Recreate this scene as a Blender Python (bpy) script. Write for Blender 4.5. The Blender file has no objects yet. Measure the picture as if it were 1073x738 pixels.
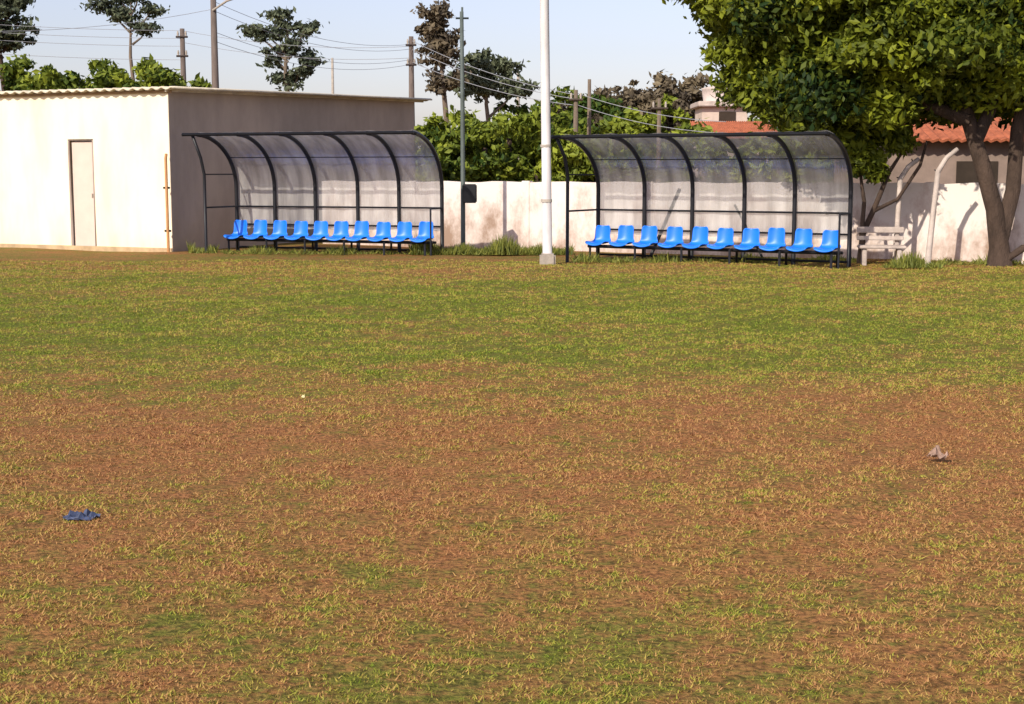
import bpy, math, random
import numpy as np
from mathutils import Vector, Matrix
random.seed(7); rng=np.random.default_rng(7)
S=bpy.context.scene
# ---------------------------------------------------------------- materials
def newmat(name):
    m=bpy.data.materials.new(name); m.use_nodes=True
    nt=m.node_tree; nt.nodes.clear()
    return m,nt,nt.nodes,nt.links
def mat(name,col,rough=.8,var=.25,scale=3.0,bump=.1,metal=0,stretch=(1,1,1),col2=None,spec=.3):
    m,nt,N,L=newmat(name)
    o=N.new('ShaderNodeOutputMaterial'); b=N.new('ShaderNodeBsdfPrincipled')
    tc=N.new('ShaderNodeTexCoord'); mp=N.new('ShaderNodeMapping'); mp.inputs['Scale'].default_value=stretch
    n=N.new('ShaderNodeTexNoise'); n.inputs['Scale'].default_value=scale; n.inputs['Detail'].default_value=8; n.inputs['Roughness'].default_value=.65
    r=N.new('ShaderNodeValToRGB'); c2=col2 or tuple(c*(1-var) for c in col)
    r.color_ramp.elements[0].position=.35; r.color_ramp.elements[1].position=.65
    r.color_ramp.elements[0].color=(*c2,1); r.color_ramp.elements[1].color=(*col,1)
    L.new(tc.outputs['Object'],mp.inputs[0]); L.new(mp.outputs[0],n.inputs[0]); L.new(n.outputs[0],r.inputs[0]); L.new(r.outputs[0],b.inputs['Base Color'])
    b.inputs['Roughness'].default_value=rough; b.inputs['Metallic'].default_value=metal; b.inputs['Specular IOR Level'].default_value=spec
    if bump:
        n2=N.new('ShaderNodeTexNoise'); n2.inputs['Scale'].default_value=scale*8; n2.inputs['Detail'].default_value=4
        L.new(mp.outputs[0],n2.inputs[0])
        bm=N.new('ShaderNodeBump'); bm.inputs['Strength'].default_value=bump; bm.inputs['Distance'].default_value=.03
        L.new(n2.outputs[0],bm.inputs['Height']); L.new(bm.outputs[0],b.inputs['Normal'])
    L.new(b.outputs[0],o.inputs[0]); return m
def leafmat(name,dark,light,trans=.3):
    m,nt,N,L=newmat(name)
    o=N.new('ShaderNodeOutputMaterial'); a=N.new('ShaderNodeAttribute'); a.attribute_name='tint'
    r=N.new('ShaderNodeValToRGB'); r.color_ramp.elements[0].color=(*dark,1); r.color_ramp.elements[1].color=(*light,1)
    L.new(a.outputs['Fac'],r.inputs[0])
    b=N.new('ShaderNodeBsdfPrincipled'); b.inputs['Roughness'].default_value=.6; b.inputs['Specular IOR Level'].default_value=.25
    t=N.new('ShaderNodeBsdfTranslucent'); mx=N.new('ShaderNodeMixShader'); mx.inputs[0].default_value=trans
    L.new(r.outputs[0],b.inputs['Base Color']); L.new(r.outputs[0],t.inputs[0])
    L.new(b.outputs[0],mx.inputs[1]); L.new(t.outputs[0],mx.inputs[2]); L.new(mx.outputs[0],o.inputs[0]); return m
# ---------------------------------------------------------------- mesh helpers
def link(o,parent=None):
    S.collection.objects.link(o)
    if parent: o.parent=parent
    return o
def empty(name,loc=(0,0,0),rz=0):
    e=bpy.data.objects.new(name,None); e.empty_display_size=.3; e.location=loc; e.rotation_euler=(0,0,rz); return link(e)
def npmesh(name,V,F,m,parent=None,tint=None,smooth=False):
    V=np.asarray(V,dtype=np.float32); F=np.asarray(F,dtype=np.int32)
    me=bpy.data.meshes.new(name); me.vertices.add(len(V)); me.vertices.foreach_set('co',V.ravel())
    k=F.shape[1]; me.loops.add(F.size); me.loops.foreach_set('vertex_index',F.ravel())
    me.polygons.add(len(F)); me.polygons.foreach_set('loop_start',np.arange(len(F),dtype=np.int32)*k)
    me.polygons.foreach_set('loop_total',np.full(len(F),k,dtype=np.int32))
    me.update(calc_edges=True)
    if tint is not None:
        a=me.attributes.new('tint','FLOAT','FACE'); a.data.foreach_set('value',np.asarray(tint,dtype=np.float32))
    me.polygons.foreach_set('use_smooth',np.full(len(F),bool(smooth)))
    me.materials.append(m)
    return link(bpy.data.objects.new(name,me),parent)
def box(name,lo,hi,m,parent=None,bev=.01,rz=0,loc=None):
    import bmesh
    me=bpy.data.meshes.new(name); bm=bmesh.new(); bmesh.ops.create_cube(bm,size=1)
    c=[(a+b)/2 for a,b in zip(lo,hi)]; s=[b-a for a,b in zip(lo,hi)]
    for v in bm.verts: v.co=Vector((v.co.x*s[0]+c[0],v.co.y*s[1]+c[1],v.co.z*s[2]+c[2]))
    if bev: bmesh.ops.bevel(bm,geom=bm.edges[:],offset=min(bev,min(s)*.3),segments=2,affect='EDGES')
    bm.to_mesh(me); bm.free(); me.materials.append(m)
    o=bpy.data.objects.new(name,me); o.rotation_euler=(0,0,rz)
    if loc: o.location=loc
    return link(o,parent)
def tubegeo(pts,rad,segs=8):
    pts=[Vector(p) for p in pts]; n=len(pts)
    if not hasattr(rad,'__len__'): rad=[rad]*n
    V=[];F=[]
    up=Vector((0,0,1)); d0=(pts[1]-pts[0]).normalized()
    if abs(d0.z)>.9: up=Vector((0,1,0))
    for i,p in enumerate(pts):
        d=(pts[min(i+1,n-1)]-pts[max(i-1,0)]).normalized()
        a=up-d*up.dot(d)
        if a.length<.05: a=Vector((1,0,0))-d*d.x
        a.normalize(); up=a; b=d.cross(a)
        for k in range(segs):
            t=2*math.pi*k/segs; V.append(p+(a*math.cos(t)+b*math.sin(t))*rad[i])
    for i in range(n-1):
        for k in range(segs):
            k2=(k+1)%segs; F.append((i*segs+k,i*segs+k2,(i+1)*segs+k2,(i+1)*segs+k))
    for base in (0,(n-1)*segs):
        c=len(V); V.append(pts[0] if base==0 else pts[-1])
        for k in range(0,segs-1,2): F.append((c,base+k,base+(k+1)%segs,base+(k+2)%segs))
    return V,F
def tubes(name,lst,m,parent=None,segs=8):
    V=[];F=[]
    for pts,r in lst:
        v,f=tubegeo(pts,r,segs); o=len(V); V+= [tuple(x) for x in v]; F+=[tuple(i+o for i in q) for q in f]
    return npmesh(name,V,F,m,parent,smooth=True)
def leaves(name,clumps,m,parent=None,size=.12,density=1.0,zfloor=0.05,fringe=.6):
    P=[];O=[];T=[]
    for c,r,n,tb in clumps:
        n=int(n*density)
        d=rng.normal(size=(n,3)); d/=np.linalg.norm(d,axis=1)[:,None]
        rr=rng.random(n)**.5*(1+.22*rng.normal(size=n)*fringe)
        P.append(np.array(c)+d*rr[:,None]*np.array(r)); O.append(d)
        T.append(np.clip(tb+rng.normal(size=n)*.17,0,1))
    P=np.concatenate(P);O=np.concatenate(O);T=np.concatenate(T)
    k=P[:,2]>zfloor; P=P[k];O=O[k];T=T[k]; n=len(P)
    nr=O*.7+rng.normal(size=(n,3))*.7+np.array([0,0,.3]); nr/=np.linalg.norm(nr,axis=1)[:,None]
    a=np.cross(nr,rng.normal(size=(n,3))); a/=np.linalg.norm(a,axis=1)[:,None]; b=np.cross(nr,a)
    s=(size*(.6+.8*rng.random(n)))[:,None]
    V=np.stack([P-a*s,P+b*s*.5-nr*s*.1,P+a*s,P-b*s*.5-nr*s*.1],1).reshape(-1,3)
    F=np.arange(n*4).reshape(-1,4)
    return npmesh(name,V,F,m,parent,tint=T)
def puffs(center,R,npuff,pr,n,tint=.5,flat=.75,fill=.55,tv=.12):
    out=[]
    for i in range(npuff):
        d=rng.normal(size=3); d/=np.linalg.norm(d); r=fill+(1-fill)*rng.random()
        c=np.array(center)+d*r*np.array(R); q=pr*(.5+.9*rng.random())
        out.append((c,(q*rng.uniform(.8,1.3),q,q*flat*rng.uniform(.7,1.2)),int(n*(q/pr)**2),tint+rng.normal()*tv))
    return out
# ---------------------------------------------------------------- camera
f=1500.0; pitch=math.atan(189/1500)
cam=bpy.data.cameras.new('camera'); cam.sensor_width=36; cam.lens=36*f/1073; cam.clip_end=3000; cam.clip_start=.1
co=link(bpy.data.objects.new('camera',cam)); co.location=(0,0,1.5); co.rotation_euler=(math.radians(90)-pitch,0,0); S.camera=co
K=1512.0
def PX(x,D): return (x-536.5)*D/K
def PZ(y,D): return 1.5+(180-y)*D/1524.0
# ---------------------------------------------------------------- light
sd=Vector((-.52,-.80,0)).normalized(); el=math.radians(35)
sv=Vector((sd.x*math.cos(el),sd.y*math.cos(el),math.sin(el)))
sun=bpy.data.lights.new('sun','SUN'); sun.energy=5.0; sun.angle=math.radians(.6); sun.color=(1,.93,.79)
so=link(bpy.data.objects.new('sun',sun)); so.rotation_euler=sv.to_track_quat('Z','Y').to_euler(); so.location=(-10,-10,20)
w=bpy.data.worlds.new('World'); S.world=w; w.use_nodes=True; nt=w.node_tree
sky=nt.nodes.new('ShaderNodeTexSky'); sky.sky_type='NISHITA'; sky.sun_disc=False; sky.sun_elevation=el
sky.sun_rotation=math.atan2(sd.x,sd.y); sky.air_density=1.2; sky.dust_density=1.2; sky.ozone_density=3.5
hs=nt.nodes.new('ShaderNodeHueSaturation'); hs.inputs['Saturation'].default_value=.70; hs.inputs['Value'].default_value=1.0
tn=nt.nodes.new('ShaderNodeMix'); tn.data_type='RGBA'; tn.blend_type='MULTIPLY'; tn.inputs[0].default_value=1; tn.inputs[7].default_value=(1.08,.98,1.09,1)
bg=nt.nodes['Background']; bg.inputs[1].default_value=.15; nt.links.new(sky.outputs[0],hs.inputs['Color']); nt.links.new(hs.outputs[0],tn.inputs[6]); nt.links.new(tn.outputs[2],bg.inputs[0])
S.view_settings.view_transform='Standard'; S.view_settings.look='None'; S.view_settings.exposure=0
# ---------------------------------------------------------------- ground
def turf_color(nt):
    N,L=nt.nodes,nt.links
    g=N.new('ShaderNodeNewGeometry'); sx=N.new('ShaderNodeSeparateXYZ'); L.new(g.outputs['Position'],sx.inputs[0])
    mp=N.new('ShaderNodeMapping'); mp.inputs['Scale'].default_value=(.6,.8,1); L.new(g.outputs['Position'],mp.inputs[0])
    def noise(s,d,ro=.6,src=mp):
        n=N.new('ShaderNodeTexNoise'); n.inputs['Scale'].default_value=s; n.inputs['Detail'].default_value=d; n.inputs['Roughness'].default_value=ro
        L.new(src.outputs[0],n.inputs[0]); return n.outputs[0]
    big=noise(.5,3); mid=noise(2.2,5,.75); fine=noise(18,3,.75)
    r=N.new('ShaderNodeValToRGB'); mr=N.new('ShaderNodeMapRange'); mr.inputs['From Min'].default_value=0; mr.inputs['From Max'].default_value=30
    L.new(sx.outputs['Y'],mr.inputs[0]); L.new(mr.outputs[0],r.inputs[0])
    e=r.color_ramp.elements
    stops=[(0,.49),(4.3/30,.49),(5.2/30,.39),(6.5/30,.29),(8.2/30,.24),(9.4/30,.35),(11.4/30,.68),(15/30,.74),(19/30,.67),(22.5/30,.50),(1,.42)]
    e[0].position=stops[0][0]; e[0].color=(stops[0][1],)*3+(1,); e[1].position=1; e[1].color=(.42,.42,.42,1)
    for p,v in stops[1:-1]:
        q=e.new(p); q.color=(v,v,v,1)
    def math_(op,a,b,clamp=False):
        n=N.new('ShaderNodeMath'); n.operation=op; n.use_clamp=clamp
        for i,x in enumerate((a,b)):
            if isinstance(x,(int,float)): n.inputs[i].default_value=x
            else: L.new(x,n.inputs[i])
        return n.outputs[0]
    v=math_('ADD',r.outputs[0],math_('MULTIPLY',math_('SUBTRACT',big,.5),.7))
    v=math_('ADD',v,math_('MULTIPLY',math_('SUBTRACT',mid,.5),1.4))
    v=math_('ADD',v,math_('MULTIPLY',math_('SUBTRACT',fine,.5),1.3),True)
    return v,mid,fine,math_
m_ground,nt,N,L=newmat('dry_turf')
v,mid,fine,mth=turf_color(nt)
r=N.new('ShaderNodeValToRGB'); L.new(v,r.inputs[0]); e=r.color_ramp.elements
e[0].position=.10; e[0].color=(.31,.14,.055,1); e[1].position=.85; e[1].color=(.13,.145,.022,1)
q=e.new(.4); q.color=(.25,.14,.045,1); q=e.new(.6); q.color=(.18,.15,.035,1)
o=N.new('ShaderNodeOutputMaterial'); b=N.new('ShaderNodeBsdfPrincipled'); b.inputs['Roughness'].default_value=.95; b.inputs['Specular IOR Level'].default_value=.1
g=N.new('ShaderNodeNewGeometry'); nf=N.new('ShaderNodeTexNoise'); nf.inputs['Scale'].default_value=42; nf.inputs['Detail'].default_value=4; nf.inputs['Roughness'].default_value=.7; L.new(g.outputs['Position'],nf.inputs[0])
cr=N.new('ShaderNodeValToRGB'); cr.color_ramp.elements[0].position=.38; cr.color_ramp.elements[0].color=(.45,.45,.45,1); cr.color_ramp.elements[1].position=.60; cr.color_ramp.elements[1].color=(1.35,1.3,1.25,1)
L.new(nf.outputs[0],cr.inputs[0]); mm=N.new('ShaderNodeMix'); mm.data_type='RGBA'; mm.blend_type='MULTIPLY'; mm.inputs[0].default_value=1
L.new(r.outputs[0],mm.inputs[6]); L.new(cr.outputs[0],mm.inputs[7]); L.new(mm.outputs[2],b.inputs['Base Color'])
bp=N.new('ShaderNodeBump'); bp.inputs['Strength'].default_value=.8; bp.inputs['Distance'].default_value=.02
L.new(nf.outputs[0],bp.inputs['Height']); L.new(bp.outputs[0],b.inputs['Normal']); L.new(b.outputs[0],o.inputs[0])
m_grass,nt,N,L=newmat('grass_blades')
v,mid,fine,mth=turf_color(nt)
at=N.new('ShaderNodeAttribute'); at.attribute_name='tint'
vv=mth('ADD',v,mth('MULTIPLY',mth('SUBTRACT',at.outputs['Fac'],.5),.6),True)
r=N.new('ShaderNodeValToRGB'); L.new(vv,r.inputs[0]); e=r.color_ramp.elements
e[0].position=.05; e[0].color=(.38,.175,.075,1); e[1].position=.92; e[1].color=(.19,.25,.025,1)
q=e.new(.34); q.color=(.48,.28,.10,1); q=e.new(.56); q.color=(.38,.34,.055,1)
o=N.new('ShaderNodeOutputMaterial'); b=N.new('ShaderNodeBsdfPrincipled'); b.inputs['Roughness'].default_value=.7; b.inputs['Specular IOR Level'].default_value=.2
t=N.new('ShaderNodeBsdfTranslucent'); mx=N.new('ShaderNodeMixShader'); mx.inputs[0].default_value=.2
L.new(r.outputs[0],b.inputs['Base Color']); L.new(r.outputs[0],t.inputs[0]); L.new(b.outputs[0],mx.inputs[1]); L.new(t.outputs[0],mx.inputs[2]); L.new(mx.outputs[0],o.inputs[0])
gx=np.concatenate([[-1500,-400,-120,-50],np.linspace(-25,25,140),[50,120,400,1500]])
gy=np.concatenate([[-300,-50,-5],np.linspace(0,30,110),[40,60,120,400,2000]])
X,Y=np.meshgrid(gx,gy)
def hz(X,Y):
    k=np.clip((30-np.abs(Y-12)*1.4)/10,0,1)
    return (.012*np.sin(X*1.7+Y*.9)+.010*np.sin(Y*2.3-X*.6)+.006*np.sin(X*4.1)*np.sin(Y*3.7))*k
Z=hz(X,Y)-.01; V=np.stack([X,Y,Z],-1).reshape(-1,3); nx=len(gx); ny=len(gy)
F=[(j*nx+i,j*nx+i+1,(j+1)*nx+i+1,(j+1)*nx+i) for j in range(ny-1) for i in range(nx-1)]
npmesh('ground',V,F,m_ground,smooth=True)
nt_=210000
u=rng.random(nt_); a0,a1=3.0**.5,24.5**.5; ty=(a0+(a1-a0)*u)**2
tx=(rng.random(nt_)-.5)*(.78*ty+2.2)
mask=(np.sin(tx*9+np.sin(ty*7)*2)+np.sin(ty*8+np.sin(tx*11)*2)+np.sin(tx*15-ty*9)+rng.normal(size=nt_)*1.5)>-.9
tx=tx[mask]; ty=ty[mask]; nt_=len(tx)
sc=np.sqrt(ty/5.0); tsz=.4+.8*rng.random(nt_)**2; nb=5
yy=np.repeat(ty,nb); s=np.repeat(sc,nb); z=np.repeat(tsz,nb); tt=np.repeat(rng.random(nt_),nb); n=nt_*nb
bx=np.repeat(tx,nb)+rng.normal(size=n)*.014*s*z; by=yy+rng.normal(size=n)*.014*s*z
h=(.006+.012*rng.random(n))*s**.6*z*1.1; wd=(.0020+.0026*rng.random(n))*s
ang=rng.random(n)*2*np.pi; lean=(.3+1.5*rng.random(n))*h
la=rng.random(n)*2*np.pi
bz=hz(bx,by)-.012
B=np.stack([bx,by,bz],1)
W=np.stack([np.cos(ang)*wd,np.sin(ang)*wd,0*wd],1)
T=np.stack([np.cos(la)*lean,np.sin(la)*lean,h],1)
V=np.stack([B-W,B+W,B+T],1).reshape(-1,3)
npmesh('grass',V,np.arange(n*3).reshape(-1,3),m_grass,tint=np.clip(tt*.8+rng.random(n)*.2,0,1))
# ---------------------------------------------------------------- shared mats
m_black=mat('black_painted_steel',(.018,.018,.022),.45,.3,8,.05)
m_blue=mat('blue_plastic_seat',(.010,.185,.84),.4,.12,5,0,spec=.4)
m_white_pole=mat('white_painted_steel',(.68,.63,.61),.5,.25,4,.05,stretch=(1,1,.3))
m_conc=mat('concrete',(.42,.36,.30),.9,.3,6,.3)
m_wood=mat('weathered_pole_wood',(.17,.13,.11),.9,.4,6,.3,stretch=(1,1,.2))
m_bark=mat('bark',(.085,.055,.04),.95,.5,7,.8,stretch=(1,1,.35))
m_barkl=mat('pale_bark',(.20,.15,.11),.95,.4,7,.5,stretch=(1,1,.35))
m_cream,nt,N,L=newmat('cream_plaster')
o=N.new('ShaderNodeOutputMaterial'); b=N.new('ShaderNodeBsdfPrincipled'); b.inputs['Roughness'].default_value=.9; b.inputs['Specular IOR Level'].default_value=.2
tc=N.new('ShaderNodeTexCoord'); mp=N.new('ShaderNodeMapping'); mp.inputs['Scale'].default_value=(1.6,1,.5); L.new(tc.outputs['Object'],mp.inputs[0])
n1=N.new('ShaderNodeTexNoise'); n1.inputs['Scale'].default_value=1.1; n1.inputs['Detail'].default_value=8; n1.inputs['Roughness'].default_value=.6; L.new(mp.outputs[0],n1.inputs[0])
sx=N.new('ShaderNodeSeparateXYZ'); L.new(tc.outputs['Object'],sx.inputs[0])
mr=N.new('ShaderNodeMapRange'); mr.inputs['From Min'].default_value=0; mr.inputs['From Max'].default_value=.4; mr.inputs['To Min'].default_value=.16; mr.inputs['To Max'].default_value=0; L.new(sx.outputs['Z'],mr.inputs[0])
ad=N.new('ShaderNodeMath'); L.new(n1.outputs[0],ad.inputs[0]); L.new(mr.outputs[0],ad.inputs[1])
r=N.new('ShaderNodeValToRGB'); r.color_ramp.elements[0].position=.45; r.color_ramp.elements[0].color=(.90,.80,.60,1); r.color_ramp.elements[1].position=.85; r.color_ramp.elements[1].color=(.74,.60,.40,1)
L.new(ad.outputs[0],r.inputs[0]); L.new(r.outputs[0],b.inputs['Base Color']); L.new(b.outputs[0],o.inputs[0])
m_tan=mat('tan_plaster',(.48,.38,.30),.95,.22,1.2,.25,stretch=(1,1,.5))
m_fib=mat('fibre_cement_roof',(.70,.61,.47),.9,.3,3,.2)
m_door=mat('painted_door',(.68,.54,.46),.6,.1,3,.05)
m_dark=mat('dark_gap',(.05,.035,.025),.9,.3,3,0)
m_tile=mat('clay_roof_tiles',(.50,.15,.07),.85,.45,5,.5)
m_poly,nt,N,L=newmat('smoky_polycarbonate')
o=N.new('ShaderNodeOutputMaterial'); tc=N.new('ShaderNodeTexCoord')
wv=N.new('ShaderNodeTexWave'); wv.bands_direction='X'; wv.inputs['Scale'].default_value=9; wv.inputs['Distortion'].default_value=1.2
L.new(tc.outputs['Object'],wv.inputs[0])
ns=N.new('ShaderNodeTexNoise'); ns.inputs['Scale'].default_value=1.6; ns.inputs['Detail'].default_value=6
mp=N.new('ShaderNodeMapping'); mp.inputs['Scale'].default_value=(3.5,1,.5); L.new(tc.outputs['Object'],mp.inputs[0]); L.new(mp.outputs[0],ns.inputs[0])
r=N.new('ShaderNodeValToRGB'); r.color_ramp.elements[0].position=.32; r.color_ramp.elements[0].color=(.36,.34,.34,1); r.color_ramp.elements[1].position=.68; r.color_ramp.elements[1].color=(.80,.76,.73,1)
L.new(ns.outputs[0],r.inputs[0])
df=N.new('ShaderNodeBsdfDiffuse'); tr=N.new('ShaderNodeBsdfTranslucent'); tp=N.new('ShaderNodeBsdfTransparent'); gl=N.new('ShaderNodeBsdfGlossy'); gl.inputs['Roughness'].default_value=.15
L.new(r.outputs[0],df.inputs[0]); L.new(r.outputs[0],tr.inputs[0]); tp.inputs[0].default_value=(.88,.88,.90,1)
bp=N.new('ShaderNodeBump'); bp.inputs['Strength'].default_value=.35; bp.inputs['Distance'].default_value=.015; L.new(wv.outputs[0],bp.inputs['Height'])
L.new(bp.outputs[0],gl.inputs['Normal']); L.new(bp.outputs[0],df.inputs['Normal'])
def mix(fac,a,b):
    x=N.new('ShaderNodeMixShader'); x.inputs[0].default_value=fac; L.new(a,x.inputs[1]); L.new(b,x.inputs[2]); return x.outputs[0]
s1=mix(.35,df.outputs[0],tr.outputs[0]); s2=mix(.40,s1,tp.outputs[0]); s3=mix(.13,s2,gl.outputs[0]); L.new(s3,o.inputs[0])
# ---------------------------------------------------------------- dugout shelters
def seatmesh(name,parent,x,y,z):
    prof=[(.20,-.045),(.19,.0),(.10,.014),(0,.0),(-.10,-.005),(-.16,.02),(-.19,.09),(-.205,.17),(-.215,.25),(-.22,.29),(-.222,.305)]
    wid=[.15,.175,.185,.185,.18,.165,.14,.14,.14,.13,.10]
    nxs=9; V=[];F=[]
    x+=random.uniform(-.012,.012); ja=random.uniform(-.06,.06); hsc=random.uniform(.95,1.04)
    for (d,zz),w_ in zip(prof,wid):
        for i in range(nxs):
            t=-1+2*i/(nxs-1)
            px,py=t*w_, d+(.05*t*t if zz>.05 else 0)
            rx=px*math.cos(ja)-py*math.sin(ja); ry=px*math.sin(ja)+py*math.cos(ja)
            V.append((x+rx, y-ry, z+zz*hsc+(.035*t*t if zz<.05 else 0)))
    for j in range(len(prof)-1):
        for i in range(nxs-1): F.append((j*nxs+i,j*nxs+i+1,(j+1)*nxs+i+1,(j+1)*nxs+i))
    ob=npmesh(name,V,F,m_blue,parent,smooth=True)
    md=ob.modifiers.new('s','SOLIDIFY'); md.thickness=.022; md2=ob.modifiers.new('b','SUBSURF'); md2.levels=1; md2.render_levels=1
    return ob
def shelter(PLx,PLy,PRx,PRy,ztop,d=1.4,zs=1.35,shadow_bars=False):
    dx,dy=PRx-PLx,PRy-PLy; Ln=math.hypot(dx,dy); th=math.atan2(dy,dx)
    e=empty('team_dugout_shelter',(PLx,PLy,0),th)
    P=[(0,-.02),(0,.5),(0,zs-.4)]
    for i in range(0,15):
        t=i/14*math.pi/2*.98
        P.append((-(d-d*math.cos(t)),zs-.15+(ztop-zs+.15)*math.sin(t)))
    xs=[Ln*i/5 for i in range(6)]
    xs=[x+(random.uniform(-.03,.03) if 0<i<5 else 0) for i,x in enumerate(xs)]
    tubes('curved_ribs',[([(x,y,z) for y,z in P],.038) for x in xs],m_black,e)
    tubes('roof_purlins',[([(-.28,-d-.01,ztop),(Ln+.05,-d-.01,ztop)],.03),
        ([(0,P[9][0]+.014,P[9][1]-.03),(Ln,P[9][0]+.014,P[9][1]-.03)],.008),
        ([(0,0,.84),(Ln,0,.84)],.016),([(0,0,.06),(Ln,0,.06)],.02),([(0,0,.5),(Ln,0,.5)],.016)],m_black,e)
    fy=-1.15
    fp=[(0,fy,-.02),(0,fy,1.45),(-.03,fy-.06,1.75),(-.1,-d+.04,ztop-.01)]
    lst=[(fp,.03),([(0,0,.84),(0,fy,.84)],.016),([(0,0,zs+.1),(0,fy,zs+.1)],.012),
        ([(Ln,0,.84),(Ln,-.55,.84)],.016),([(Ln,-.55,-.02),(Ln,-.55,.84)],.018)]
    tubes('end_frame',lst,m_black,e)
    if shadow_bars: tubes('rib_shadow_bars',[([(.75,.55,-.02),(1.5,.09,1.2)],.03),([(2.9,.5,-.02),(2.5,.09,.95)],.02)],m_black,e)  # dark tubes behind the panel stand for the ribs' diagonal shadows
    V=[];F=[]; pp=[(.046,.42),(.046,.7)]+[(y+.046*math.cos(min(1.5,i/14*1.54)),z+.046*math.sin(i/14*1.54)) for i,(y,z) in enumerate(P[3:])]
    nxx=61
    for j,(y,z) in enumerate(pp):
        for i in range(nxx):
            x=Ln*i/(nxx-1); bay=abs(math.sin(math.pi*x/(Ln/5)))
            V.append((x,y+.012*bay*math.sin(i*.83+j*.3),z-.014*bay*(j/len(pp))+.006*math.sin(i*1.7+j*.4)))
    for j in range(len(pp)-1):
        for i in range(nxx-1): F.append((j*nxx+i,j*nxx+i+1,(j+1)*nxx+i+1,(j+1)*nxx+i))
    npmesh('polycarbonate_roof_sheet',V,F,m_poly,e,smooth=True)
    sy=-.42; zseat=.28
    lst=[([(.02,sy,zseat-.06),(Ln-.02,sy,zseat-.06)],.026),([(.02,sy+.16,zseat-.06),(Ln-.02,sy+.16,zseat-.06)],.024)]
    for i in range(6):
        x=.12+(Ln-.24)*i/5
        lst+= [([(x,sy-.12,-.02),(x,sy-.12,zseat-.05),(x,sy+.2,zseat-.05),(x,sy+.2,-.02)],.022)]
    tubes('bench_frame',lst,m_black,e)
    for i in range(10): seatmesh('seat_%d'%(i+1),e,.22+(Ln-.44)*i/9,sy,zseat)
    return e
shelter(1.51,25.2,5.40,22.95,2.07,shadow_bars=True)
shelter(-5.30,27.7,-1.28,26.3,2.17)
# ---------------------------------------------------------------- shed
sh=empty('plastered_shed',(-6.4,27,0),math.atan2(-.41,.912))
T_=.15; LX=8.0; LY=9.7; H0=3.0; H1=3.23
def prism(name,fp,z0,ztops,m,parent):
    n=len(fp); V=[(x,y,z0) for x,y in fp]+[(x,y,z) for (x,y),z in zip(fp,ztops)]
    F=[tuple([i,(i+1)%n,n+(i+1)%n,n+i]) for i in range(n)]+[(3,2,1,0),(4,5,6,7)]
    return npmesh(name,V,F,m,parent)
s=2.1; dw=.31; dh=2.12
V=[(-LX,0,-.1),(-s-dw,0,-.1),(-s-dw,0,dh),(-s+dw,0,dh),(-s+dw,0,-.1),(0,0,-.1),(0,0,H0),(-s+dw,0,H0),(-s-dw,0,H0),(-LX,0,H0),(-LX,0,dh),(0,0,dh)]
Vb=[(x,T_,z) for x,y,z in V]
F=[(0,1,2,10),(4,5,11,3),(10,2,8,9),(2,3,7,8),(3,11,6,7)]
F2=[tuple(i+12 for i in q[::-1]) for q in F]+[(1,13,14,2),(2,14,15,3),(3,15,16,4),(5,17,23,11),(11,23,18,6)]
npmesh('front_wall',V+Vb,F+F2,m_cream,sh)
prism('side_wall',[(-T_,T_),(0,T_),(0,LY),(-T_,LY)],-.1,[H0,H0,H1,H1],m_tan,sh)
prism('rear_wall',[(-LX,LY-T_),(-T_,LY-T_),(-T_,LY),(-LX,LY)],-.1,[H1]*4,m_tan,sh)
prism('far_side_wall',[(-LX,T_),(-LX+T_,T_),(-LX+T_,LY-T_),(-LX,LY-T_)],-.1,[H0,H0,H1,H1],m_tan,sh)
box('corner_return',(.002,0,-.1),(.012,T_+.01,H0),m_tan,sh,0)
box('door_leaf',(-s-dw+.045,.05,0),(-s+dw-.045,.09,dh-.045),m_door,sh)
tubes('door_frame',[([(-s-dw+.02,.02,0),(-s-dw+.02,.02,dh-.02),(-s+dw-.02,.02,dh-.02),(-s+dw-.02,.02,0)],.03)],mat('door_frame_paint',(.34,.26,.22),.6,.2),sh,4)
box('door_handle',(-s+dw-.11,.03,1.0),(-s+dw-.085,.05,1.08),m_conc,sh,.004)
box('base_course',(-LX,-.025,-.05),(0,-.003,.07),mat('plinth',(.60,.42,.24),.9,.35,4),sh,0)
nxr=int((LX+.5)/.045); ys=[-.16,2.5,5,7.5,LY+.5]; V=[];F=[]
for j,y in enumerate(ys):
    z=H0+.05+(H1-H0)*(y/LY)
    for i in range(nxr+1):
        x=-LX-.2+i*.045; V.append((x,y,z+.022*math.sin(i*1.5708*.82)))
for j in range(len(ys)-1):
    for i in range(nxr): F.append((j*(nxr+1)+i,j*(nxr+1)+i+1,(j+1)*(nxr+1)+i+1,(j+1)*(nxr+1)+i))
ro=npmesh('corrugated_roof',V,F,m_fib,sh,smooth=True); md=ro.modifiers.new('t','SOLIDIFY'); md.thickness=.03
box('eave_shadow_strip',(-LX,-.05,H0-.045),(0.1,-.003,H0+.0),mat('eave_shadow_brown',(.34,.22,.12),.9),sh,0)  # brown strip stands in for the shadow line under the eave
V=[(.012,-.1,H0-.03),(.06,-.1,H0-.03),(.06,LY+.4,H1-.02),(.012,LY+.4,H1-.02),(.012,-.1,H0+.03),(.06,-.1,H0+.03),(.06,LY+.4,H1+.04),(.012,LY+.4,H1+.04)]
npmesh('verge_trim',V,[(0,1,5,4),(1,2,6,5),(2,3,7,6),(3,0,4,7),(0,3,2,1),(4,5,6,7)],m_fib,sh)
dp=empty('drain_pipe',(-6.36,26.86,0))
tubes('pipe',[([(-.08,0,0),(-.08,0,1.75),(-.08,.05,1.82)],.028)],mat('orange_pvc',(.50,.24,.09),.6,.3),dp)
tubes('bracket',[([(-.14,0,1.2),(-.02,0,1.2)],.02),([(-.14,0,.4),(-.02,0,.4)],.02)],m_black,dp)
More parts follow.
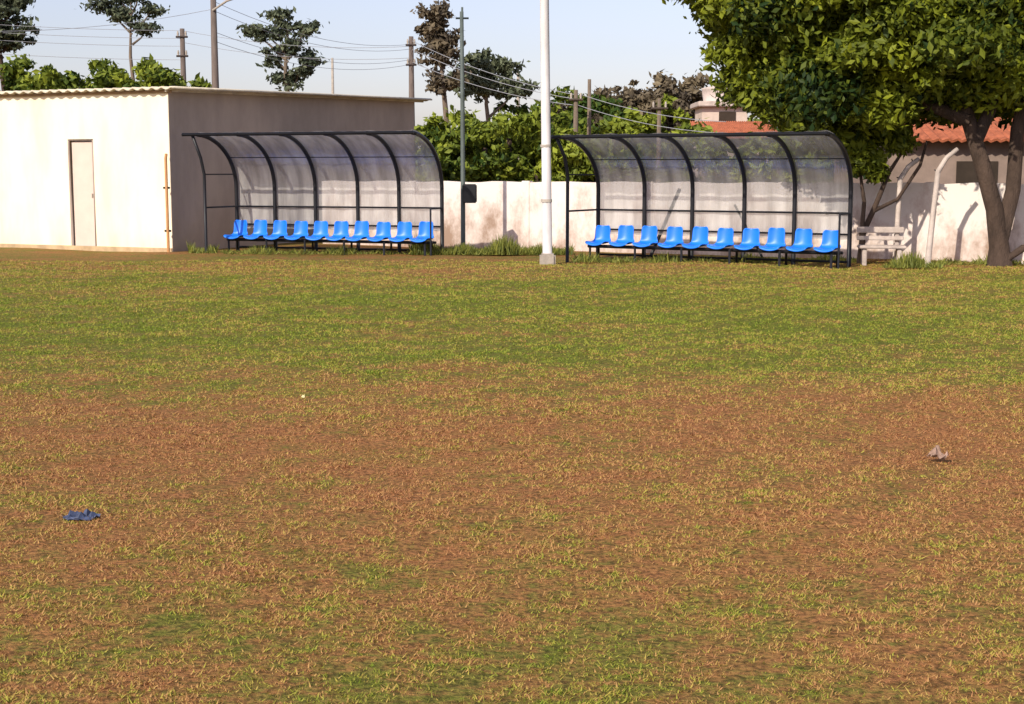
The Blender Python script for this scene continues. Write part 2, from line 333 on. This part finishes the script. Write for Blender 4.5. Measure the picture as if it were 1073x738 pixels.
# ---------------------------------------------------------------- boundary wall
m_bw,nt,N,L=newmat('stained_whitewash')
o=N.new('ShaderNodeOutputMaterial'); b=N.new('ShaderNodeBsdfPrincipled'); b.inputs['Roughness'].default_value=.95
tc=N.new('ShaderNodeTexCoord'); mp=N.new('ShaderNodeMapping'); mp.inputs['Scale'].default_value=(1,1,.6); L.new(tc.outputs['Object'],mp.inputs[0])
n=N.new('ShaderNodeTexNoise'); n.inputs['Scale'].default_value=1.6; n.inputs['Detail'].default_value=9; n.inputs['Roughness'].default_value=.72; L.new(mp.outputs[0],n.inputs[0])
sx=N.new('ShaderNodeSeparateXYZ'); L.new(tc.outputs['Object'],sx.inputs[0])
mr=N.new('ShaderNodeMapRange'); mr.inputs['From Min'].default_value=0; mr.inputs['From Max'].default_value=1.3; mr.inputs['To Min'].default_value=.1; mr.inputs['To Max'].default_value=-.1
L.new(sx.outputs['Z'],mr.inputs[0]); ad=N.new('ShaderNodeMath'); L.new(n.outputs[0],ad.inputs[0]); L.new(mr.outputs[0],ad.inputs[1])
r=N.new('ShaderNodeValToRGB'); e=r.color_ramp.elements; e[0].position=.44; e[0].color=(.76,.67,.61,1); e[1].position=.68; e[1].color=(.34,.23,.17,1); q=e.new(.54); q.color=(.62,.50,.44,1)
L.new(ad.outputs[0],r.inputs[0]); L.new(r.outputs[0],b.inputs['Base Color'])
bp=N.new('ShaderNodeBump'); bp.inputs['Strength'].default_value=.4; bp.inputs['Distance'].default_value=.03; L.new(n.outputs[0],bp.inputs['Height']); L.new(bp.outputs[0],b.inputs['Normal']); L.new(b.outputs[0],o.inputs[0])
wa=(PX(425,29.2),29.2); wb=(PX(1042,24.0),24.0)
wl=math.hypot(wb[0]-wa[0],wb[1]-wa[1]); wt=math.atan2(wb[1]-wa[1],wb[0]-wa[0])
bw=empty('boundary_wall',(wa[0],wa[1],0),wt)
nseg=80; V=[];F=[]
wl2=wl+8
for i in range(nseg+1):
    x=-2+ (wl2+2)*i/nseg; hh=1.30+.012*math.sin(i*1.3)+.01*random.random()
    V+=[(x,-.07,-.1),(x,-.07,hh),(x,.07,hh),(x,.07,-.1)]
for i in range(nseg):
    a=i*4; F+=[(a,a+4,a+5,a+1),(a+1,a+5,a+6,a+2),(a+2,a+6,a+7,a+3)]
npmesh('masonry',V,F,m_bw,bw)
for k in range(8):
    x=.2+k*2.55; box('pier_%d'%(k+1),(x-.09,-.085,-.05),(x+.09,.085,1.315+.01*random.random()),m_bw,bw,.012)
# ---------------------------------------------------------------- poles
def floodpole():
    D=23.7; x=PX(574,D); e=empty('floodlight_pole',(x,D,0))
    tubes('shaft',[([(0,0,0),(-.06,0,4),(-.12,0,9)],[.082,.075,.06])],m_white_pole,e,14)
    box('concrete_footing',(-.13,-.13,-.05),(.13,.13,.16),m_conc,e,.03)
    tubes('crossarm',[([(-.9,0,8.9),(.66,0,8.9)],.035)],m_white_pole,e)
    for i,xx in enumerate((-.8,-.1,.55)): box('floodlight_%d'%i,(xx-.18,-.3,8.95),(xx+.18,-.05,9.25),m_black,e,.03)
    tubes('strap',[([(-.035,0,1.9),(-.035,0,1.94)],.09),([(-.02,0,1.0),(-.02,0,1.05)],.092)],m_conc,e)
floodpole()
m_grn=mat('grey_green_steel',(.10,.12,.11),.6,.3,6,.05)
D=26.9; e=empty('loudspeaker_pole',(PX(485,D),D,0))
tubes('shaft',[([(0,0,0),(0,0,2.5),(-.01,0,4.42)],[.045,.042,.036])],m_grn,e,10)
box('speaker_box',(-.01,-.15,.92),(.26,.08,1.27),m_black,e,.02)
tubes('top_bracket',[([(-.12,0,4.3),(.12,0,4.3)],.018),([(0,0,4.3),(0,0,4.5)],.02)],m_grn,e)
def upole(px,D,ytop,r=.13,arms=1,lamp=False,m=m_wood,armw=.9):
    zt=PZ(ytop,D); e=empty('utility_pole',(PX(px,D),D,0))
    tubes('shaft',[([(0,0,-.1),(0,0,zt*.5),(0,0,zt)],[r*1.2,r,r*.75])],m,e,10)
    for k in range(arms):
        z=zt-.35-.8*k; tubes('crossarm_%d'%k,[([(-armw,-.1,z),(armw,-.1,z)],.045)],m,e,6)
        lst=[([(xx,-.1,z+.04),(xx,-.1,z+.12),(xx,-.1,z+.24)],[.03,.05,.03]) for xx in (-armw+.08,armw-.08)]
        tubes('insulators_%d'%k,lst,m_conc,e,6)
    if lamp:
        tubes('lamp_arm',[([(0,-.1,zt-.35),(.5,-.4,zt-.1),(1.1,-.7,zt+.05)],.035)],m_conc,e)
        box('lamp_head',(1.0,-.85,zt),(1.5,-.6,zt+.13),m_conc,e,.04)
    return zt
upole(228,46,2,.12,0,True)
upole(195,62,32,.13,2,armw=.25)
upole(432,60,40,.13,2,armw=.22)
upole(603,52,95,.10,1,m=m_barkl,armw=.25); upole(617,53,84,.085,0,m=m_barkl); upole(690,52,104,.09,1,armw=.3,m=m_barkl); upole(350,110,62,.12,0,m=m_conc)
upole(543,85,76,.12,0,m=m_conc)
def cable(p,q,sag,r=.022):
    p=Vector(p);q=Vector(q); return ([tuple(p.lerp(q,t/14)-Vector((0,0,4*sag*(t/14)*(1-t/14)))) for t in range(15)],r)
def W3(px,y,D): return (PX(px,D),D,PZ(y,D))
L_=[]
for dy in (0,9,22): L_.append(cable(W3(432,44+dy,60),W3(603,100+dy*.5,52),.25,.013))
for dy in (0,12): L_.append(cable(W3(603,98+dy,52),W3(760,128+dy,50),.2,.013))
for dy in (0,8,26,34): L_.append(cable(W3(228,4+dy*1.2,46),W3(432,48+dy*.6,60),.5,.008))
for dy in (0,8,16,30): L_.append(cable(W3(195,34+dy,62),W3(-260,2+dy,60),.3,.010))
for dy in (0,12): L_.append(cable(W3(195,34+dy,62),W3(432,50+dy,60),.3,.010))
L_.append(cable(W3(228,12,46),W3(-200,22,40),.5,.008))
tubes('power_lines',L_,mat('grey_cable',(.30,.30,.32),.7,.1,3,0),None,5)
# ---------------------------------------------------------------- big tree at right
m_leaf=leafmat('broadleaf_foliage',(.014,.034,.005),(.28,.31,.018),.25)
tr=empty('shade_tree',(7.75,23.1,0))
cl=[]
def keep(c):
    x,y,z=c[0]; lim=1.95+max(0,-x-3.0)*.5+max(0,-x-4.0)*1.2+max(0,.4-y)*.40+min(.5,max(0,x+1.7)*.6)
    return z-c[1][2]*.6>lim
for (c0,R,nn,pr,k,tb) in [((.9,1.9,4.5),(5.3,3.6,2.8),360,.55,620,.5),((.9,2.1,4.2),(4.3,2.7,2.3),130,.8,620,.3),((-1.5,1.1,3.3),(3.1,2.0,1.5),160,.5,520,.42),((-.8,1.6,2.9),(3.1,1.6,.8),90,.5,520,.3),((-3.3,1.3,4.8),(1.7,1.8,1.3),90,.5,560,.5)]:  # lower tint on inner and lower puffs puts crown shade into leaf colour
    cl+=puffs(c0,R,nn,pr,k,tb,.75,.6,.17)
cl=[c for c in cl if keep(c)]
for (x,y,z,rr) in [(-2.3,.6,1.95,.42),(-1.95,.6,1.65,.33),(-2.9,.5,2.35,.45),(-1.6,.7,2.25,.45),(-2.6,.7,2.1,.4)]:
    cl.append(((x,y,z),(rr,rr,rr*.8),520,.4))
leaves('foliage',cl,m_leaf,tr,.075)
tubes('trunk_and_limbs',[
 ([(.12,0,-.1),(.1,0,.3),(0,0,.9),(-.22,0,1.6),(-.42,.25,2.4),(-.9,.6,3.4),(-1.8,.9,4.3)],[.22,.16,.14,.13,.12,.10,.06]),
 ([(.1,.02,.3),(.3,.05,1.2),(.42,.3,2.2),(.8,.7,3.4),(1.4,1.2,4.6)],[.13,.12,.11,.10,.05]),
 ([(-.3,.1,2.0),(.1,.2,2.9),(.2,.4,4.0)],[.11,.09,.04]),
 ([(-.4,.15,2.3),(-1.4,.5,2.75),(-2.9,.9,3.2),(-4.0,1.2,3.6)],[.11,.09,.06,.03]),
 ([(.05,-.1,.0),(.45,-.1,.28),(.75,-.15,.36)],[.05,.06,.05])],m_bark,tr,12)
st=empty('shrub',(5.85,23.7,0))
tubes('stems',[([(-.1,0,-.1),(-.05,0,.5),(.12,0,.9),(.35,0,1.5),(.6,0,1.9)],[.06,.05,.045,.035,.02]),([(-.08,0,.4),(-.05,0,1.0),(-.15,0,1.6)],[.04,.035,.02]),
  ([(.1,0,.85),(.5,0,1.05),(.85,0,1.6),(.95,0,2.0)],[.035,.03,.028,.02])],m_bark,st)
leaves('foliage',[((-.12,0,1.75),(.35,.3,.3),500,.5),((.15,0,1.5),(.22,.2,.18),260,.4),((.5,0,1.95),(.3,.3,.2),260,.4)],m_leaf,st,.07)
# ---------------------------------------------------------------- leaning concrete posts, bench
m_lc=mat('limewashed_concrete',(.58,.48,.42),.9,.35,5,.2)
def fpost(px,D,lean,name='concrete_fence_post',s_=1):
    e=empty(name,(PX(px,D),D,0))
    tubes('post',[([(0,0,-.1),(lean*.6,0,.9*s_),(lean,0,1.52*s_)],[.05,.045,.042]),([(lean,0,1.5*s_),(lean+.13,0,1.72*s_),(lean+.30,0,1.86*s_)],[.042,.04,.035])],m_lc,e,6)
    tubes('wire_hooks',[([(lean,0,1.5*s_),(lean-.06,0,1.53*s_)],.01),([(lean+.2,0,1.78*s_),(lean+.18,0,1.86*s_)],.01)],m_black,e,5)
fpost(975,23.0,.12); fpost(941,23.75,.04,s_=.92)
bn=empty('park_bench',(PX(926,23.4),23.4,0),-.15)
box('seat_slab',(-.38,-.2,.26),(.38,.12,.31),m_lc,bn,.012)
box('backrest_upper',(-.38,.2,.50),(.38,.235,.60),m_lc,bn,.01)
box('backrest_lower',(-.38,.185,.38),(.38,.22,.45),m_lc,bn,.01)
for i,x in enumerate((-.31,.24)):
    box('leg_%d'%i,(x,-.16,-.05),(x+.07,.11,.257),m_lc,bn,.01); box('back_post_%d'%i,(x,.24,-.05),(x+.07,.28,.62),m_lc,bn,.01)
# ---------------------------------------------------------------- houses behind
def house(name,cx,cy,w_,dp_,hw,hr,wallm,rz=0,parts=True):
    e=empty(name,(cx,cy,0),rz)
    box('walls',(-w_/2,-dp_/2,-.1),(w_/2,dp_/2,hw),wallm,e,.01)
    o_=.4; n=120; V=[];F=[]
    for i in range(n+1):
        x=-w_/2-o_+(w_+2*o_)*i/n; z=.03*math.sin(i*2.1)
        V+=[(x,-dp_/2-o_,hw+.02+z),(x,0,hw+hr+z),(x,dp_/2+o_,hw+.02+z)]
    for i in range(n):
        a=i*3; F+=[(a,a+3,a+4,a+1),(a+1,a+4,a+5,a+2)]
    r_=npmesh('tiled_roof',V,F,m_tile,e); md=r_.modifiers.new('t','SOLIDIFY'); md.thickness=.06
    if parts:
        for i,x in enumerate((-w_/4,w_/4)):
            box('window_%d'%i,(x-.5,-dp_/2-.03,hw-1.4),(x+.5,-dp_/2+.02,hw-.5),m_dark,e,0)
            box('sill_%d'%i,(x-.58,-dp_/2-.09,hw-1.48),(x+.58,-dp_/2-.004,hw-1.41),m_lc,e,.01)
    return e
m_hw=mat('house_render',(.62,.50,.42),.9,.2,1.5,.1)
m_hd=mat('shaded_house_render',(.30,.22,.18),.9,.35,1.5,.1)  # darker render: shade under the tree put into the wall colour
house('tiled_house',13.4,38,8.5,6,2.25,1.0,m_hd)
house('tiled_house',PX(770,56),58,2.4,5,2.8,.7,m_hw,parts=False)
e=empty('water_tank_tower',(PX(753,62),62,0))
box('tower_walls',(-.9,-1.2,0),(1.0,1.2,4.2),m_hw,e,.02)
box('balcony_slab',(-1.1,-1.5,4.2),(1.25,1.4,4.42),m_lc,e,.03)
m_pipe=mat('grey_tank',(.58,.48,.43),.8,.25,3,.1)
tubes('water_tank',[([(.1,0,4.42),(.1,0,4.95),(.1,0,5.02),(.1,0,5.12)],[.8,.88,.92,.5])],m_pipe,e,20)
box('window',(-.2,-1.24,3.2),(.5,-1.15,4.0),m_dark,e,0)
# ---------------------------------------------------------------- background trees
m_hedge=leafmat('hedge_foliage',(.035,.07,.01),(.32,.36,.035),.22)
m_euc=leafmat('eucalyptus_foliage',(.05,.065,.04),(.18,.20,.11),.2)
m_red=leafmat('reddish_foliage',(.07,.055,.04),(.22,.17,.10),.2)
def pc(px,y,D): return np.array([PX(px,D),D,PZ(y,D)])
def bush(name,items,D,m,leaf,tint=.5):
    e=empty(name,(0,0,0)); cl=[]; st=[]
    for px,yt,r in items:
        zt=PZ(yt,D); x=PX(px,D); yj=D+random.uniform(-1,1)
        z=zt-r; tb=tint+random.uniform(-.15,.12)
        while z>.2:
            cl+=puffs((x,yj,z),(r*.95,r*.7,r*.85),24,r*.22,80,tb+(z-zt)*.03,.8,.4,.17); z-=r*1.0
        st.append(([(x,yj,-.1),(x+.1,yj,max(.6,zt-r))],[.14,.07]))
    leaves('foliage',cl,m,e,leaf,fringe=1.1); tubes('stems',st,m_bark,e,7)
bush('hedge',[(-40,55,1.4),(0,54,1.4),(35,49,1.4),(75,48,1.5),(105,56,1.3),(135,49,1.3),(160,56,1.2),(190,68,1.2),(212,80,.9)],46,m_hedge,.13)
bush('garden_tree',[(455,118,1.1),(478,110,1.2),(505,106,1.3),(530,96,1.3),(560,106,1.3),(598,118,1.2),(625,134,1.1),(655,138,1.2)],40,m_hedge,.11,.55)
bush('garden_tree',[(640,114,1.5),(670,108,1.5),(700,96,1.5),(735,138,1.4),(770,140,1.4),(815,132,1.5),(850,124,1.6),(900,122,1.6)],54,m_hedge,.16,.5)
bush('garden_tree',[(555,94,2.2),(590,90,2.2),(625,88,2.0)],76,m_hedge,.2,.25)
bush('reddish_tree',[(600,94,1.8),(635,86,2.0),(660,82,1.9),(685,75,2.0),(710,72,2.1),(725,82,1.6)],84,m_red,.22)
def tree(name,px,D,crowns,m,leaf,tint=.4,mb=m_bark,r0=.2,dens=1):
    e=empty(name,(0,0,0)); cl=[]; x=PX(px,D); lst=[]
    zt=max(PZ(c[1],D) for c in crowns)
    tr_=[Vector((x,D,0)),Vector((x+.18,D,zt*.35)),Vector((x-.12,D,zt*.7)),Vector((x,D,zt*.97))]
    lst.append(([tuple(p) for p in tr_],[r0,r0*.8,r0*.5,r0*.15]))
    for cx,cy,rw,rh in crowns:
        c=pc(cx,cy,D); rw_=rw*D/K; rh_=rh*D/K
        z0=min(max(1,c[2]-abs(c[0]-x)*.8-rh_*.7),zt*.9)
        lst.append(([(x,D,z0),((x+c[0])/2+.1,D,(z0+c[2])/2-.05),(c[0],D,c[2])],[r0*.38,r0*.26,r0*.1]))
        ntw=int(13*dens*max(1,rw_*rh_/.35)**.6)
        for i in range(ntw):
            d=rng.normal(size=3); d/=np.linalg.norm(d); q=(.35+.85*rng.random())
            p=c+d*np.array([rw_,rw_*.8,rh_])*q
            if i%2==0: lst.append(([tuple(c),tuple((c+p)/2+rng.normal(size=3)*.05),tuple(p)],[r0*.1,r0*.07,r0*.04]))
            a=rng.uniform(.14,.32)*D/66
            cl.append((p,(a*rng.uniform(.9,1.9),a,a*rng.uniform(.5,.9)),int(rng.uniform(18,42)),tint+rng.normal()*.2))
    leaves('foliage',cl,m,e,leaf,fringe=1.8); tubes('trunk',lst,mb,e,6)
tree('eucalyptus_tree',8,62,[(5,12,28,18),(22,35,20,14),(-15,30,25,20),(-5,-10,25,16),(25,5,14,12),(10,45,24,9)],m_euc,.13,.3,dens=1.9)
tree('umbrella_tree',143,75,[(112,8,15,7),(130,2,16,9),(150,-4,18,10),(165,12,15,7),(140,22,14,6),(158,32,13,6),(126,14,12,5)],m_euc,.12,.3,m_barkl,.17,dens=1.1)
tree('eucalyptus_tree',304,62,[(298,20,13,10),(322,34,13,9),(282,38,12,7),(310,50,20,12),(326,64,11,7),(290,62,13,10),(268,34,7,5),(315,78,14,8),(300,86,16,8),(302,36,12,12)],m_euc,.12,.35,m_barkl,.18,dens=1.0)
tree('tall_tree',466,72,[(460,16,18,10),(452,34,11,9),(470,40,13,10),(462,62,18,12),(470,84,20,14),(458,50,14,10)],m_red,.15,.4,m_barkl,.22,dens=1.5)
tree('tall_tree',512,76,[(500,66,16,10),(525,74,19,12),(508,90,30,14),(540,94,18,10),(490,84,16,10)],m_euc,.16,.5,m_barkl,.22,dens=1.8)
cl=[]
for D,x0,x1,step,zt in [(125,-75,85,2.6,6.6),(150,-95,100,3.0,7.5)]:
    x=x0
    while x<x1:
        h_=zt*(.7+.35*random.random())
        for z in np.arange(.8,h_,1.7): cl.append(((x,D+random.uniform(-3,3),z),(2.0,1.6,1.4),110,.4+rng.normal()*.12))
        x+=step*(.7+.6*random.random())
leaves('distant_trees',cl,m_hedge,None,.42)
# ---------------------------------------------------------------- weeds along wall
m_weed=leafmat('weeds',(.06,.09,.018),(.32,.32,.06),.3)
def weeds(pxs,D,name,n=1500,h=.28):
    V=[];t=[]
    for i in range(n):
        px=random.uniform(*pxs); d=D+random.uniform(-.5,.5); x=PX(px,d)
        hh=h*random.uniform(.2,1)*(.55+.45*math.sin(px*.11)*math.sin(px*.037+1)); a=random.uniform(0,6.28); w_=.012
        V+=[(x-math.cos(a)*w_,d-math.sin(a)*w_,0),(x+math.cos(a)*w_,d+math.sin(a)*w_,0),(x+random.uniform(-.1,.1),d+random.uniform(-.08,.08),hh)]; t.append(random.random())
    npmesh(name,V,np.arange(len(V)).reshape(-1,3),m_weed,None,tint=t)
weeds((430,600),26.5,'weeds',4500,.42); weeds((195,225),26.8,'weeds',500,.36); weeds((600,900),24.2,'weeds',2200,.2); weeds((930,992),22.9,'weeds',900,.3); weeds((230,440),26.6,'weeds',1500,.2); weeds((990,1120),23.6,'weeds',900,.2)
# ---------------------------------------------------------------- litter
def crumple(name,x,y,sx_,sy_,h,m,seed,rz=0):
    rs=np.random.default_rng(seed); n=9; V=[];F=[]
    for j in range(n):
        for i in range(n):
            u,v=i/(n-1)*2-1,j/(n-1)*2-1; k=1-.35*abs(u*v)
            V.append((u*sx_*k+rs.normal()*sx_*.06,v*sy_*k+rs.normal()*sy_*.08,.008+abs(rs.normal())*h*(1-.5*max(abs(u),abs(v)))))
    for j in range(n-1):
        for i in range(n-1): F.append((j*n+i,j*n+i+1,(j+1)*n+i+1,(j+1)*n+i))
    o=npmesh(name,V,F,m); o.location=(x,y,0.0); o.rotation_euler=(0,0,rz); return o
def GP(px,y):
    v=369-y; a=pitch-math.atan(v/f); D=1.5/math.tan(a)
    return ((px-536.5)/f*(D*math.cos(pitch)+1.5*math.sin(pitch)),D)
x,y=GP(85,545); crumple('plastic_litter',x,y,.085,.06,.022,mat('faded_navy_plastic',(.08,.10,.18),.5,.6,20,.1),3,.2)
x,y=GP(983,481); crumple('paper_litter',x,y,.05,.06,.035,mat('brown_paper',(.42,.27,.20),.8,.6,20,.1),5,.6)
x,y=GP(318,418); crumple('bottle_cap',x,y,.015,.02,.014,mat('white_plastic',(.7,.62,.35),.5,.1,20,0),8,0)
